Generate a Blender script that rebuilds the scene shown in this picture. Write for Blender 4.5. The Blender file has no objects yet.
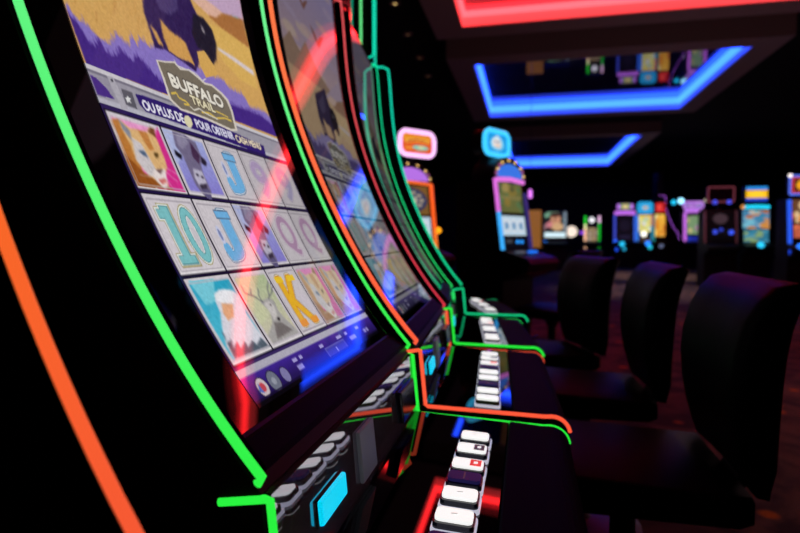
import bpy, bmesh, math, random
import numpy as np
from mathutils import Vector

random.seed(7)
SC = bpy.context.scene
COL = SC.collection
PI = math.pi
CAMZ = 1.10                      # lens height above the carpet
W = 0.66                         # width of one cabinet in the row

# ------------------------------------------------------------------ helpers
def lin(c):
    return tuple(((v/255)/12.92 if v/255 <= .04045 else ((v/255+.055)/1.055)**2.4) for v in c)

MATS = {}
def mat(name, base=(20, 20, 20), rough=.4, emit=None, strength=1., spec=.5, metal=0., coat=0.):
    if name in MATS: return MATS[name]
    m = bpy.data.materials.new(name); m.use_nodes = True
    b = m.node_tree.nodes['Principled BSDF']
    b.inputs['Base Color'].default_value = (*lin(base), 1)
    b.inputs['Roughness'].default_value = rough
    b.inputs['Metallic'].default_value = metal
    b.inputs['Specular IOR Level'].default_value = spec
    b.inputs['Coat Weight'].default_value = coat
    if emit:
        b.inputs['Emission Color'].default_value = (*(emit if max(emit) <= 1 else lin(emit)), 1)
        b.inputs['Emission Strength'].default_value = strength
    MATS[name] = m
    return m

def gradient_led(name, low, high, z0, z1, strength):
    """LED tube whose colour drifts along its height."""
    m = mat(name, (10, 10, 10), .5, low, strength, spec=.2)
    nt = m.node_tree; b = nt.nodes['Principled BSDF']
    g = nt.nodes.new('ShaderNodeNewGeometry'); s = nt.nodes.new('ShaderNodeSeparateXYZ')
    r = nt.nodes.new('ShaderNodeMapRange'); x = nt.nodes.new('ShaderNodeMix'); x.data_type = 'RGBA'
    r.inputs[1].default_value = z0; r.inputs[2].default_value = z1
    nt.links.new(g.outputs['Position'], s.inputs[0]); nt.links.new(s.outputs[2], r.inputs[0])
    nt.links.new(r.outputs[0], x.inputs['Factor'])
    x.inputs['A'].default_value = (*lin(low), 1); x.inputs['B'].default_value = (*lin(high), 1)
    nt.links.new(x.outputs['Result'], b.inputs['Emission Color'])
    return m

def painted(name, strength, rough=.008, spec=.55, sat=1.):
    """Lit display: colours come from the mesh's painted colour attribute."""
    if name in MATS: return MATS[name]
    m = mat(name, (2, 2, 3), rough, (255, 255, 255), strength, spec)
    nt = m.node_tree; a = nt.nodes.new('ShaderNodeVertexColor'); a.layer_name = 'paint'
    q = nt.nodes.new('ShaderNodeHueSaturation'); q.inputs['Saturation'].default_value = sat
    nt.links.new(a.outputs['Color'], q.inputs['Color']); nt.links.new(q.outputs['Color'], nt.nodes['Principled BSDF'].inputs['Emission Color'])
    return m

def link(name, me, m=None, parent=None, smooth=False):
    o = bpy.data.objects.new(name, me); COL.objects.link(o)
    if m and not me.materials: me.materials.append(m)
    if parent: o.parent = parent
    if smooth:
        me.polygons.foreach_set('use_smooth', [True]*len(me.polygons))
    return o

def thing(name, label, cat, loc=(0, 0, 0), rz=0, group=None):
    o = bpy.data.objects.new(name, None); COL.objects.link(o)
    o.empty_display_size = .1
    o.location = loc; o.rotation_euler = (0, 0, rz)
    o['label'] = label; o['category'] = cat
    if group: o['group'] = group
    return o

def tag(o, label, cat, group=None):
    o['label'] = label; o['category'] = cat
    if group: o['group'] = group
    return o

def dup(root, loc, rz, label, group=None, remat=None):
    def cp(o, parent):
        c = o.copy(); COL.objects.link(c); c.parent = parent
        if remat: remat(c)
        for ch in o.children: cp(ch, c)
        return c
    r = root.copy(); COL.objects.link(r); r.location = loc; r.rotation_euler = (0, 0, rz)
    r['label'] = label
    if group: r['group'] = group
    for ch in root.children: cp(ch, r)
    return r

class MB:
    """collects simple shapes, then links them as one mesh"""
    def __init__(s): s.v = []; s.f = []
    def add(s, v, f):
        n = len(s.v); s.v += [tuple(p) for p in v]; s.f += [[i+n for i in q] for q in f]; return s
    def box(s, a, b):
        x0, y0, z0 = a; x1, y1, z1 = b
        v = [(x0,y0,z0),(x1,y0,z0),(x1,y1,z0),(x0,y1,z0),(x0,y0,z1),(x1,y0,z1),(x1,y1,z1),(x0,y1,z1)]
        return s.add(v, [(3,2,1,0),(4,5,6,7),(0,1,5,4),(1,2,6,5),(2,3,7,6),(3,0,4,7)])
    def extrude(s, poly, y0, y1):
        """closed (x,z) outline pushed along y"""
        n = len(poly)
        v = [(x, y0, z) for x, z in poly]+[(x, y1, z) for x, z in poly]
        f = [tuple(range(n)), tuple(range(2*n-1, n-1, -1))]
        f += [(i, i+n, (i+1) % n+n, (i+1) % n) for i in range(n)]
        return s.add(v, f)
    def ribbon(s, prof, y0, y1):
        n = len(prof)
        v = [(x, y0, z) for x, z in prof]+[(x, y1, z) for x, z in prof]
        return s.add(v, [(i, i+n, i+n+1, i+1) for i in range(n-1)])
    def tube(s, pts, r, n=8, caps=True):
        P = [Vector(p) for p in pts]; rings = []; N = None
        for i, p in enumerate(P):
            d = (P[min(i+1, len(P)-1)]-P[max(i-1, 0)]).normalized()
            if N is None:
                N = d.cross(Vector((0, 0, 1)))
                if N.length < .1: N = d.cross(Vector((0, 1, 0)))
            N = (N-d*N.dot(d)).normalized(); B = d.cross(N)
            rings.append([p+(N*math.cos(2*PI*k/n)+B*math.sin(2*PI*k/n))*r for k in range(n)])
        v = [q for R in rings for q in R]; m = len(rings)
        f = [(i*n+k, i*n+(k+1) % n, (i+1)*n+(k+1) % n, (i+1)*n+k) for i in range(m-1) for k in range(n)]
        if caps: f += [tuple(range(n-1, -1, -1)), tuple((m-1)*n+k for k in range(n))]
        return s.add(v, f)
    def lathe(s, prof, c=(0, 0, 0), n=24):
        v = [(c[0]+r*math.cos(2*PI*k/n), c[1]+r*math.sin(2*PI*k/n), c[2]+z) for r, z in prof for k in range(n)]
        m = len(prof)
        f = [(i*n+k, i*n+(k+1) % n, (i+1)*n+(k+1) % n, (i+1)*n+k) for i in range(m-1) for k in range(n)]
        f += [tuple(range(n-1, -1, -1)), tuple((m-1)*n+k for k in range(n))]
        return s.add(v, f)
    def mesh(s, name, bevel=0, seg=2):
        me = bpy.data.meshes.new(name); me.from_pydata(s.v, [], s.f)
        bm = bmesh.new(); bm.from_mesh(me)
        bmesh.ops.recalc_face_normals(bm, faces=bm.faces)
        if bevel: bmesh.ops.bevel(bm, geom=bm.edges[:], offset=bevel, segments=seg, affect='EDGES', profile=.5, clamp_overlap=True)
        bm.to_mesh(me); bm.free()
        return me
    def obj(s, name, m, parent=None, bevel=0, smooth=False, seg=2):
        return link(name, s.mesh(name, bevel, seg), m, parent, smooth)

def arc(cx, cz, r, a0, a1, n=6):
    return [(cx+r*math.cos(a0+(a1-a0)*i/n), cz+r*math.sin(a0+(a1-a0)*i/n)) for i in range(n+1)]

# ------------------------------------------------------------------ painting
class Paint:
    """a small raster in 'millimetre' space; becomes the colour attribute of a display mesh"""
    def __init__(s, x0, x1, y0, y1, step, bg=(0, 0, 0)):
        s.x0, s.y0, s.st = x0, y0, step
        s.w = int(round((x1-x0)/step)); s.h = int(round((y1-y0)/step))
        s.a = np.empty((s.h, s.w, 3)); s.a[:] = bg
        s.rs = np.random.RandomState(3)
    def mask(s, poly):
        P = np.array(poly, float)
        i0 = max(0, int((P[:, 0].min()-s.x0)/s.st)-1); i1 = min(s.w, int((P[:, 0].max()-s.x0)/s.st)+2)
        j0 = max(0, int((P[:, 1].min()-s.y0)/s.st)-1); j1 = min(s.h, int((P[:, 1].max()-s.y0)/s.st)+2)
        if i1 <= i0 or j1 <= j0: return None
        X = (s.x0+(np.arange(i0, i1)+.5)*s.st)[None, :]; Y = (s.y0+(np.arange(j0, j1)+.5)*s.st)[:, None]
        M = np.zeros((j1-j0, i1-i0), bool)
        for k in range(len(P)):
            xa, ya = P[k]; xb, yb = P[(k+1) % len(P)]
            if ya == yb: continue
            c = ((ya > Y) != (yb > Y)) & (X < (xb-xa)*(Y-ya)/(yb-ya)+xa)
            M ^= c
        return slice(j0, j1), slice(i0, i1), M
    def poly(s, pts, col, alpha=1., top=None):
        r = s.mask(pts)
        if r is None: return
        j, i, M = r; sub = s.a[j, i]
        c = np.array(col, float)
        if top is not None:
            t = np.linspace(0, 1, sub.shape[0])[:, None, None]
            c = np.broadcast_to(c*(1-t)+np.array(top, float)*t, sub.shape)[M]
        sub[M] = sub[M]*(1-alpha)+c*alpha
    def rect(s, x0, y0, x1, y1, col, alpha=1., top=None): s.poly([(x0, y0), (x1, y0), (x1, y1), (x0, y1)], col, alpha, top)
    def disc(s, x, y, rx, ry, col, alpha=1., n=28):
        s.poly([(x+rx*math.cos(2*PI*k/n), y+ry*math.sin(2*PI*k/n)) for k in range(n)], col, alpha)
    def line(s, pts, col, w, alpha=1.):
        for (xa, ya), (xb, yb) in zip(pts, pts[1:]):
            L = math.hypot(xb-xa, yb-ya) or 1; nx, ny = -(yb-ya)/L*w/2, (xb-xa)/L*w/2
            s.poly([(xa+nx, ya+ny), (xb+nx, yb+ny), (xb-nx, yb-ny), (xa-nx, ya-ny)], col, alpha)
    def jag(s, pts, col, drop=13):
        """polygon whose edge carries grass blades"""
        s.poly(pts, col)
        for (xa, ya), (xb, yb) in zip(pts, pts[1:]):
            n = int(math.hypot(xb-xa, yb-ya)/3.5)
            if min(ya, yb) < 416 or n < 1: continue
            for k in range(n):
                t = (k+.5)/n; x = xa+(xb-xa)*t; y = ya+(yb-ya)*t
                h = random.uniform(.3, 1)*drop
                s.poly([(x-2, y-4), (x+2, y-4), (x+random.uniform(-3, 1), y+h)], col)
    def text(s, txt, x0, y0, x1, y1, col, grow=0., layers=None):
        """lettering from the built-in font, fitted to a box"""
        T = glyphs(txt)
        lo = T.reshape(-1, 2).min(0); hi = T.reshape(-1, 2).max(0)
        T = (T-lo)/(hi-lo)*np.array([x1-x0, y1-y0])+np.array([x0, y0])
        M = np.zeros((s.h, s.w), bool)
        for t in T:
            r = s.mask(t)
            if r is not None: M[r[0], r[1]] |= r[2]
        for g, c in (layers or [(grow, col)]):
            s.a[dil(M, g/s.st)] = c
        return M
    def fur(s, x0, x1, y0, y1, n, ln, ang, jit=26, wd=1.0, tint=0):
        """short brush strokes that pick up the colour under them"""
        for k in range(n):
            x = random.uniform(x0, x1); y = random.uniform(y0, y1)
            i = int((x-s.x0)/s.st); j = int((y-s.y0)/s.st)
            if not (0 <= i < s.w and 0 <= j < s.h): continue
            d = random.uniform(-jit, jit); a = ang+random.uniform(-.5, .5); L = ln*random.uniform(.5, 1.2)
            c = tuple(min(250, max(12, v+d+random.uniform(-tint, tint))) for v in s.a[j, i])
            xa, ya, xb, yb = x-L/2*math.cos(a), y-L/2*math.sin(a), x+L/2*math.cos(a), y+L/2*math.sin(a)
            s.line([(max(x0, min(x1, xa)), max(y0, min(y1, ya))), (max(x0, min(x1, xb)), max(y0, min(y1, yb)))], c, wd, .55)
    def soften(s, x0, x1, y0, y1, r):
        i0, i1, j0, j1 = [int((v-o)/s.st) for v, o in ((x0, s.x0), (x1, s.x0), (y0, s.y0), (y1, s.y0))]
        sub = s.a[j0:j1, i0:i1]
        for _ in range(2):
            for ax in (0, 1):
                p = np.concatenate([np.repeat(sub.take([0], ax), r, ax), sub, np.repeat(sub.take([-1], ax), r, ax)], ax)
                c = np.cumsum(p, ax); z = np.zeros_like(c.take([0], ax)); c = np.concatenate([z, c], ax)
                n = sub.shape[ax]; w = 2*r+1
                sub = (c.take(range(w, w+n), ax)-c.take(range(0, n), ax))/w
        s.a[j0:j1, i0:i1] = sub
    def noise(s, amp):
        n = s.rs.rand(s.h//4+2, s.w//4+2, 1)
        n = np.kron(n, np.ones((4, 4, 1)))[:s.h, :s.w]
        s.a *= 1+amp*(n-.5)

def dil(M, r):
    r = int(round(r))
    if r <= 0: return M
    O = M.copy()
    for dy in range(-r, r+1):
        for dx in range(-r, r+1):
            if dx*dx+dy*dy > r*r+.5: continue
            A = M[max(0, -dy):M.shape[0]-max(0, dy), max(0, -dx):M.shape[1]-max(0, dx)]
            O[max(0, dy):max(0, dy)+A.shape[0], max(0, dx):max(0, dx)+A.shape[1]] |= A
    return O

GL = {}
def glyphs(txt):
    if txt not in GL:
        cu = bpy.data.curves.new('t', 'FONT'); cu.body = txt; cu.resolution_u = 6
        o = bpy.data.objects.new('t', cu); COL.objects.link(o)
        dg = bpy.context.evaluated_depsgraph_get(); dg.update()
        me = bpy.data.meshes.new_from_object(o.evaluated_get(dg))
        me.calc_loop_triangles()
        GL[txt] = np.array([[me.vertices[i].co[:2] for i in t.vertices] for t in me.loop_triangles])
        bpy.data.objects.remove(o); bpy.data.curves.remove(cu); bpy.data.meshes.remove(me)
    return GL[txt]

def paint_mesh(name, pic, place, m, parent):
    """grid mesh; place(u array, v array) -> xyz for u,v in 0..1; colours averaged onto the vertices"""
    h, w = pic.a.shape[:2]
    u, v = np.meshgrid((np.arange(w)+.5)/w, (np.arange(h)+.5)/h)
    u = (u-u.min())/(u.max()-u.min()); v = (v-v.min())/(v.max()-v.min())
    co = place(u.ravel(), v.ravel())
    i = (np.arange(h-1)[:, None]*w+np.arange(w-1)[None, :]).ravel()
    F = np.stack([i, i+1, i+w+1, i+w], 1).astype(np.int32)
    me = bpy.data.meshes.new(name)
    me.vertices.add(h*w); me.vertices.foreach_set('co', co.astype(np.float32).ravel())
    me.loops.add(F.size); me.loops.foreach_set('vertex_index', F.ravel())
    me.polygons.add(len(F)); me.polygons.foreach_set('loop_start', np.arange(0, F.size, 4, dtype=np.int32))
    me.update(calc_edges=True)
    c = np.clip(pic.a, 0, 255)/255
    c = np.where(c <= .04045, c/12.92, ((c+.055)/1.055)**2.4)
    at = me.color_attributes.new('paint', 'FLOAT_COLOR', 'POINT')
    at.data.foreach_set('color', np.concatenate([c.reshape(-1, 3), np.ones((h*w, 1))], 1).astype(np.float32).ravel())
    me.polygons.foreach_set('use_smooth', [True]*len(F))
    return link(name, me, m, parent)
LAND=[
 ('poly',[172, 112, 62],[[354.1,612.3],[411.0,638.4],[493.9,659.0],[498.2,603.9],[443.6,604.9],[397.0,605.1]],0),
 ('poly',[222, 178, 96],[[341.3,596.7],[397.0,605.1],[443.6,604.9],[500.8,600.6],[485.7,513.9],[414.7,514.1],[363.8,536.3]],0),
 ('poly',[196, 165, 195],[[295.7,629.6],[354.9,614.5],[411.8,640.6],[494.8,661.3],[497.5,690.4],[493.2,726.3]],0),
 ('poly',[226, 180, 160],[[309.9,622.2],[354.9,614.5],[383.2,620.1],[411.8,640.6],[385.6,643.0],[340.9,642.2]],0),
 ('poly',[222, 208, 214],[[358.5,558.3],[359.2,553.0],[486.5,542.9],[488.5,553.7],[424.0,557.6]],0),
 ('jag',[138, 118, 196],[[2.5,485.8],[7.8,477.2],[13.6,469.8],[27.4,470.4],[38.6,459.5],[56.7,455.8],[61.3,454.9],[81.4,476.7],[98.3,465.1],[113.3,485.8],[116.6,471.5],[132.3,488.4],[148.3,482.5],[174.3,496.0],[222.2,496.9],[271.7,489.8],[304.6,485.9],[339.7,492.6],[358.6,479.6],[405.4,480.7],[418.9,460.6],[483.5,465.7],[544.6,424.7],[3.3,413.7]],0),
 ('jag',[70, 42, 132],[[2.1,473.6],[13.1,461.1],[18.3,448.3],[30.2,440.1],[41.1,454.1],[48.5,437.4],[66.6,443.5],[78.6,454.2],[96.5,445.2],[110.3,458.1],[121.1,447.5],[133.8,439.9],[151.8,429.0],[249.5,449.9],[344.8,446.6],[412.5,451.3],[464.6,451.1],[565.5,419.6],[3.3,413.7]],0),
 ('poly',[52, 34, 84],[[179.4,605.5],[162.3,553.7],[159.1,540.7],[160.4,508.9],[159.4,487.8],[184.4,493.5],[218.4,489.3],[256.3,481.7],[282.4,510.0],[280.4,522.9],[305.7,533.2],[316.3,524.5],[323.3,514.4],[342.2,529.4],[358.8,565.6],[356.4,588.2],[338.5,597.4],[315.0,598.7],[303.1,619.3],[297.5,650.4]],0),
 ('poly',[76, 60, 110],[[195.5,588.9],[203.2,561.8],[227.3,562.2],[256.4,583.5],[267.9,627.3]],0),
 ('poly',[36, 30, 46],[[302.0,595.2],[333.8,600.9],[356.4,588.2],[358.7,561.9],[340.3,528.8],[323.3,514.4],[316.3,524.5],[305.7,533.2],[287.8,532.2],[281.0,553.4]],0),
 ('poly',[170, 160, 165],[[320.4,583.5],[326.5,577.1],[325.4,567.9],[318.4,572.3]],0),
 ('poly',[214, 160, 88],[[164.8,523.9],[175.9,519.2],[183.3,498.4],[172.4,496.9],[168.2,511.8]],0),
 ('poly',[214, 160, 88],[[196.3,545.2],[212.9,534.6],[250.8,529.3],[259.3,492.6],[249.5,494.4],[218.3,491.6],[194.7,495.5],[190.9,517.1]],0),
 ('poly',[218, 170, 92],[[280.4,522.9],[305.7,533.2],[315.3,522.4],[325.9,513.5],[330.5,498.8],[283.3,479.7],[276.0,497.9]],0),
 ('poly',[72, 44, 132],[[2.4,400.0],[10.9,398.9],[22.8,389.3],[30.1,377.1],[2.1,375.3]],0),
 ('poly',[150, 145, 160],[[11.4,400.0],[31.9,403.3],[31.5,377.4],[25.5,382.5],[23.8,391.5]],0),
 ('poly',[92, 90, 100],[[50.1,396.9],[69.6,396.4],[67.4,373.7],[48.0,374.8]],0),
 ('poly',[225, 225, 225],[[57.9,390.2],[58.4,387.0],[62.6,386.9],[59.0,383.6],[59.8,379.8],[55.7,380.7],[51.8,378.2],[52.9,382.4],[50.8,384.4],[55.3,386.2]],0),
 ('poly',[176, 172, 182],[[31.6,408.0],[43.2,409.0],[49.3,367.3],[36.3,367.1]],0),
 ('poly',[60, 60, 70],[[36.3,405.0],[40.4,405.8],[40.8,402.5],[36.8,401.3]],0),
 ('poly',[48, 30, 108],[[75.1,396.2],[90.2,398.2],[181.8,400.0],[417.4,385.3],[410.0,364.1],[164.9,372.1],[83.2,374.4],[75.9,381.8]],0),
 ('poly',[222, 214, 176],[[175.8,390.1],[185.1,392.2],[189.9,387.9],[188.4,379.3],[180.4,372.5],[172.7,371.8],[169.0,376.4],[169.7,383.4]],0),
 ('poly',[218, 208, 196],[[152.3,467.7],[175.7,473.3],[201.4,481.1],[212.2,473.9],[237.1,480.3],[257.1,475.2],[275.1,469.1],[296.7,472.3],[323.7,464.8],[337.6,456.3],[339.7,436.8],[330.2,397.6],[306.4,392.3],[234.4,397.4],[169.7,397.0],[150.9,407.7],[152.8,440.3]],0),
 ('poly',[122, 112, 98],[[155.8,466.6],[174.2,470.2],[198.4,477.5],[209.5,470.4],[234.2,476.4],[254.0,471.2],[271.2,464.8],[292.7,468.0],[317.3,460.4],[329.4,452.0],[332.6,434.5],[324.0,400.1],[308.5,396.9],[236.8,401.3],[172.7,400.8],[156.4,410.6],[158.1,441.9]],0),
 ('line',[218, 186, 84],[[161.2,420.0],[175.8,425.2],[177.7,417.9],[193.3,416.7],[200.0,412.2],[185.5,410.2]],3.2),
 ('line',[218, 186, 84],[[229.5,407.9],[253.0,412.0],[269.5,407.2],[299.5,413.9],[320.9,413.5]],3.2),
 ('line',[218, 186, 84],[[273.4,421.1],[293.4,420.5],[313.3,418.5]],2.6),
 ('line',[220, 214, 200],[[200.2,410.4],[208.4,406.2],[225.9,413.1],[241.3,408.5],[273.8,406.1]],2.4),
 ('line',[216, 210, 214],[[201.5,483.8],[204.7,475.6],[226.7,477.0],[254.3,478.6],[268.4,470.0],[281.2,477.5]],2),
]
CELL={
 'cougar':[
  ('poly',[214, 48, 140],[[0.947,1.017],[0.966,0.015],[0.344,0.025],[0.561,0.492]],0),
  ('poly',[190, 122, 56],[[0.036,0.883],[0.186,0.929],[0.217,0.562],[0.232,0.241],[0.344,0.025],[0.016,0.023],[0.006,0.308],[0.04,0.654]],0),
  ('poly',[150, 82, 30],[[0.026,0.457],[0.253,0.218],[0.516,0.12],[0.736,0.03],[0.029,0.02]],0),
  ('poly',[226, 182, 124],[[0.175,0.939],[0.335,0.835],[0.661,0.85],[0.767,0.939],[0.867,0.946],[0.822,0.801],[0.818,0.504],[0.789,0.365],[0.672,0.243],[0.643,0.08],[0.533,0.03],[0.466,0.102],[0.312,0.2],[0.201,0.361],[0.214,0.587],[0.171,0.777]],0),
  ('poly',[208, 200, 202],[[0.295,0.702],[0.439,0.652],[0.52,0.303],[0.534,0.148],[0.312,0.2],[0.199,0.385]],0),
  ('poly',[140, 142, 155],[[0.179,0.934],[0.322,0.783],[0.274,0.653],[0.188,0.781]],0),
  ('poly',[120, 72, 42],[[0.695,0.857],[0.781,0.941],[0.859,0.93],[0.814,0.786],[0.775,0.82]],0),
  ('poly',[196, 128, 66],[[0.478,0.845],[0.653,0.835],[0.664,0.6],[0.561,0.565]],0),
  ('poly',[74, 94, 124],[[0.316,0.529],[0.448,0.546],[0.459,0.455],[0.378,0.473]],0),
  ('poly',[90, 66, 30],[[0.624,0.546],[0.725,0.561],[0.687,0.495],[0.614,0.468]],0),
  ('poly',[236, 222, 218],[[0.48,0.298],[0.727,0.33],[0.667,0.189],[0.617,0.065],[0.518,0.036],[0.436,0.111],[0.38,0.195]],0),
  ('poly',[110, 82, 84],[[0.506,0.294],[0.676,0.328],[0.575,0.242]],0),
  ('poly',[208, 110, 104],[[0.471,0.154],[0.638,0.191],[0.622,0.131],[0.518,0.094]],0),
  ('line',[240, 225, 235],[[0.746,0.359],[1.037,0.272]],0.8),
  ('line',[240, 225, 235],[[0.72,0.289],[0.898,0.16]],0.8),
  ('line',[240, 225, 235],[[0.651,0.241],[0.708,0.059]],0.8),
  ('line',[240, 225, 235],[[0.358,0.218],[0.229,0.265]],0.8),
  ('line',[240, 225, 235],[[0.352,0.179],[0.144,0.179]],0.8),
 ],
 'buffalo':[
  ('poly',[182, 190, 232],[[-0.031,1.024],[0.332,1.0],[0.264,0.615],[0.018,0.438]],0),
  ('poly',[118, 108, 140],[[0.242,0.982],[0.54,1.048],[0.756,0.903],[0.761,0.692],[0.854,0.629],[0.733,0.529],[0.667,0.562],[0.605,0.398],[0.608,0.098],[0.525,-0.044],[0.433,-0.035],[0.324,0.044],[0.263,0.183],[0.264,0.414],[0.264,0.615],[0.172,0.742]],0),
  ('poly',[146, 138, 166],[[0.301,0.951],[0.504,0.991],[0.566,0.869],[0.326,0.711],[0.24,0.782]],0),
  ('poly',[72, 46, 78],[[0.603,0.891],[0.734,0.688],[0.605,0.53],[0.507,0.637]],0),
  ('poly',[20, 16, 30],[[0.102,0.679],[0.244,0.618],[0.179,0.54],[0.08,0.597]],0),
  ('poly',[38, 30, 50],[[0.744,0.674],[0.852,0.598],[0.779,0.524],[0.691,0.554]],0),
  ('poly',[194, 188, 208],[[0.384,0.435],[0.595,0.418],[0.587,0.231],[0.538,0.136],[0.363,0.129],[0.319,0.276]],0),
  ('poly',[50, 42, 60],[[0.402,0.361],[0.465,0.357],[0.448,0.32],[0.392,0.319]],0),
  ('poly',[50, 42, 60],[[0.516,0.333],[0.58,0.329],[0.553,0.291],[0.499,0.296]],0),
  ('poly',[58, 48, 68],[[0.366,0.179],[0.576,0.216],[0.538,0.136],[0.371,0.106]],0),
  ('poly',[96, 88, 128],[[0.366,0.1],[0.562,0.13],[0.531,-0.044],[0.433,-0.035]],0),
 ],
 'eagle':[
  ('poly',[120, 205, 222],[[0.08,0.978],[0.615,0.963],[0.392,0.703],[0.164,0.684]],0),
  ('poly',[218, 218, 228],[[0.455,0.794],[0.587,0.828],[0.743,0.826],[0.9,0.795],[1.002,0.711],[0.904,0.498],[0.946,0.243],[1.023,0.038],[0.108,0.055],[0.094,0.205],[0.22,0.407],[0.356,0.569],[0.392,0.703]],0),
  ('poly',[232, 172, 130],[[0.498,0.673],[0.731,0.635],[0.595,0.491],[0.426,0.463],[0.413,0.562]],0),
  ('poly',[240, 240, 245],[[0.467,0.793],[0.739,0.822],[0.909,0.782],[0.755,0.644],[0.504,0.679],[0.421,0.712]],0),
  ('poly',[84, 96, 110],[[0.173,0.403],[0.187,0.322],[0.137,0.241],[0.269,0.262],[0.195,0.162],[0.357,0.224],[0.339,0.134],[0.509,0.195],[0.502,0.115],[0.681,0.177],[0.718,0.109],[0.908,0.174],[1.023,0.038],[0.108,0.055]],0),
 ],
 'deer':[
  ('poly',[206, 208, 170],[[0.084,0.953],[0.559,0.947],[0.371,0.38],[0.037,0.298],[0.018,0.58]],0),
  ('poly',[172, 168, 166],[[0.378,0.585],[0.683,0.617],[0.793,0.559],[0.749,0.411],[0.807,0.292],[1.015,0.045],[0.075,0.04],[0.068,0.165],[0.389,0.297],[0.502,0.443]],0),
  ('poly',[206, 200, 198],[[0.455,0.555],[0.631,0.576],[0.712,0.499],[0.625,0.345],[0.485,0.31],[0.482,0.418]],0),
  ('poly',[120, 112, 112],[[0.428,0.292],[0.634,0.261],[0.819,0.121],[0.251,0.081]],0),
  ('line',[104, 104, 112],[[0.133,0.835],[0.121,0.734],[0.332,0.662],[0.469,0.567]],2),
  ('line',[104, 104, 112],[[0.454,0.577],[0.446,0.664],[0.538,0.762]],2),
  ('line',[104, 104, 112],[[0.253,0.687],[0.335,0.779]],2),
  ('line',[104, 104, 112],[[0.662,0.601],[0.911,0.687],[1.024,0.805]],2),
  ('line',[104, 104, 112],[[0.872,0.676],[1.039,0.746]],2),
  ('line',[104, 104, 112],[[0.736,0.635],[0.807,0.738],[0.963,0.837]],2),
  ('poly',[30, 26, 30],[[0.602,0.337],[0.676,0.326],[0.624,0.29],[0.562,0.299]],0),
  ('poly',[40, 34, 38],[[0.62,0.532],[0.656,0.522],[0.631,0.503],[0.595,0.513]],0),
 ],
}
# ------------------------------------------------------------------ materials
M_BODY = mat('black_cabinet_plastic', (5, 4, 7), .42, spec=.25)
M_GLASS = mat('black_glass', (2, 1, 3), .008, spec=.55)
M_BEZ = mat('black_satin_bezel', (2, 4, 22), .55, spec=.04)
M_RISER = mat('polished_black_riser', (172, 170, 184), .02, spec=1., metal=.65)
M_PAD = mat('dark_vinyl_armrest', (4, 8, 40), .65, spec=.04)
M_CHROME = mat('dark_satin_steel', (52, 52, 56), .4, metal=1.)
M_GREY = mat('grey_plate_faint_glow', (120, 120, 128), .35, (120, 120, 130), .12)  # faint emission put into the plate to brighten its grey
M_LEATHER = mat('black_leather', (4, 4, 8), .46, spec=.045)
M_RIM = mat('clear_button_rim', (200, 200, 215), .15, (225, 225, 245), .6)
M_WELL = mat('button_well', (10, 10, 34), .25)
M_UNLIT = mat('unlit_led_tube', (30, 22, 26), .3)
M_CAPW = mat('white_lit_cap', (230, 230, 230), .25, (250, 250, 248), .97)
M_CAPD = mat('violet_cap_faint_glow', (40, 32, 84), .35, (34, 28, 80), .5, spec=.2)  # no lamp inside; faint violet emission put into the dark cap
M_CAPR = mat('red_legend', (210, 60, 50), .3, (235, 70, 60), .8)
M_CAPG = mat('grey_legend', (60, 62, 72), .3, (70, 72, 84), .5)
M_FAINT = mat('faint_legend', (190, 190, 190), .4, (205, 203, 200), .8)
M_CYAN = mat('cyan_lit_plastic', (0, 150, 180), .3, (0, 205, 240), 1.0)
M_TRIM = mat('matte_black_trim', (1, 1, 1), .8, spec=.0)
M_DARKBLUE = mat('dark_blue_plastic', (10, 12, 34), .15)
G_GREEN = gradient_led('green_led', (40, 238, 62), (108, 242, 142), .85, 1.5, 1.05)
G_ORANGE = gradient_led('orange_led', (255, 88, 58), (250, 118, 70), .75, 1.6, 1.05)
G_AMBER = gradient_led('amber_led', (246, 84, 54), (250, 112, 30), .85, 1.25, 1.0)
G_RED = gradient_led('pink_red_led', (250, 62, 84), (248, 92, 96), .85, 1.7, .9)
G_TEAL = gradient_led('teal_led', (20, 205, 130), (14, 205, 165), .85, 1.7, 1.15)
G_SEA = gradient_led('sea_green_led', (40, 225, 100), (14, 215, 145), .8, 1.7, 1.2)

# ------------------------------------------------------------------ the curved cabinet profile (x forward, z up from the lens)
CO = [-0.38437365, -0.53570897, 0.45225976, -0.52535996, 1.2464633, -0.9297186]
def xs(z): return sum(c*z**i for i, c in enumerate(CO))
ZC = [-.2208+(.775+.2208)*i/40 for i in range(41)]
zz = np.linspace(-.25, .80, 2101); xx = xs(zz)
SS = np.concatenate([[0], np.cumsum(np.hypot(np.diff(zz), np.diff(xx)))])
S0 = np.interp(-.168, zz, SS)
def lift(prof): return [(x, z+CAMZ) for x, z in prof]

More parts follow.
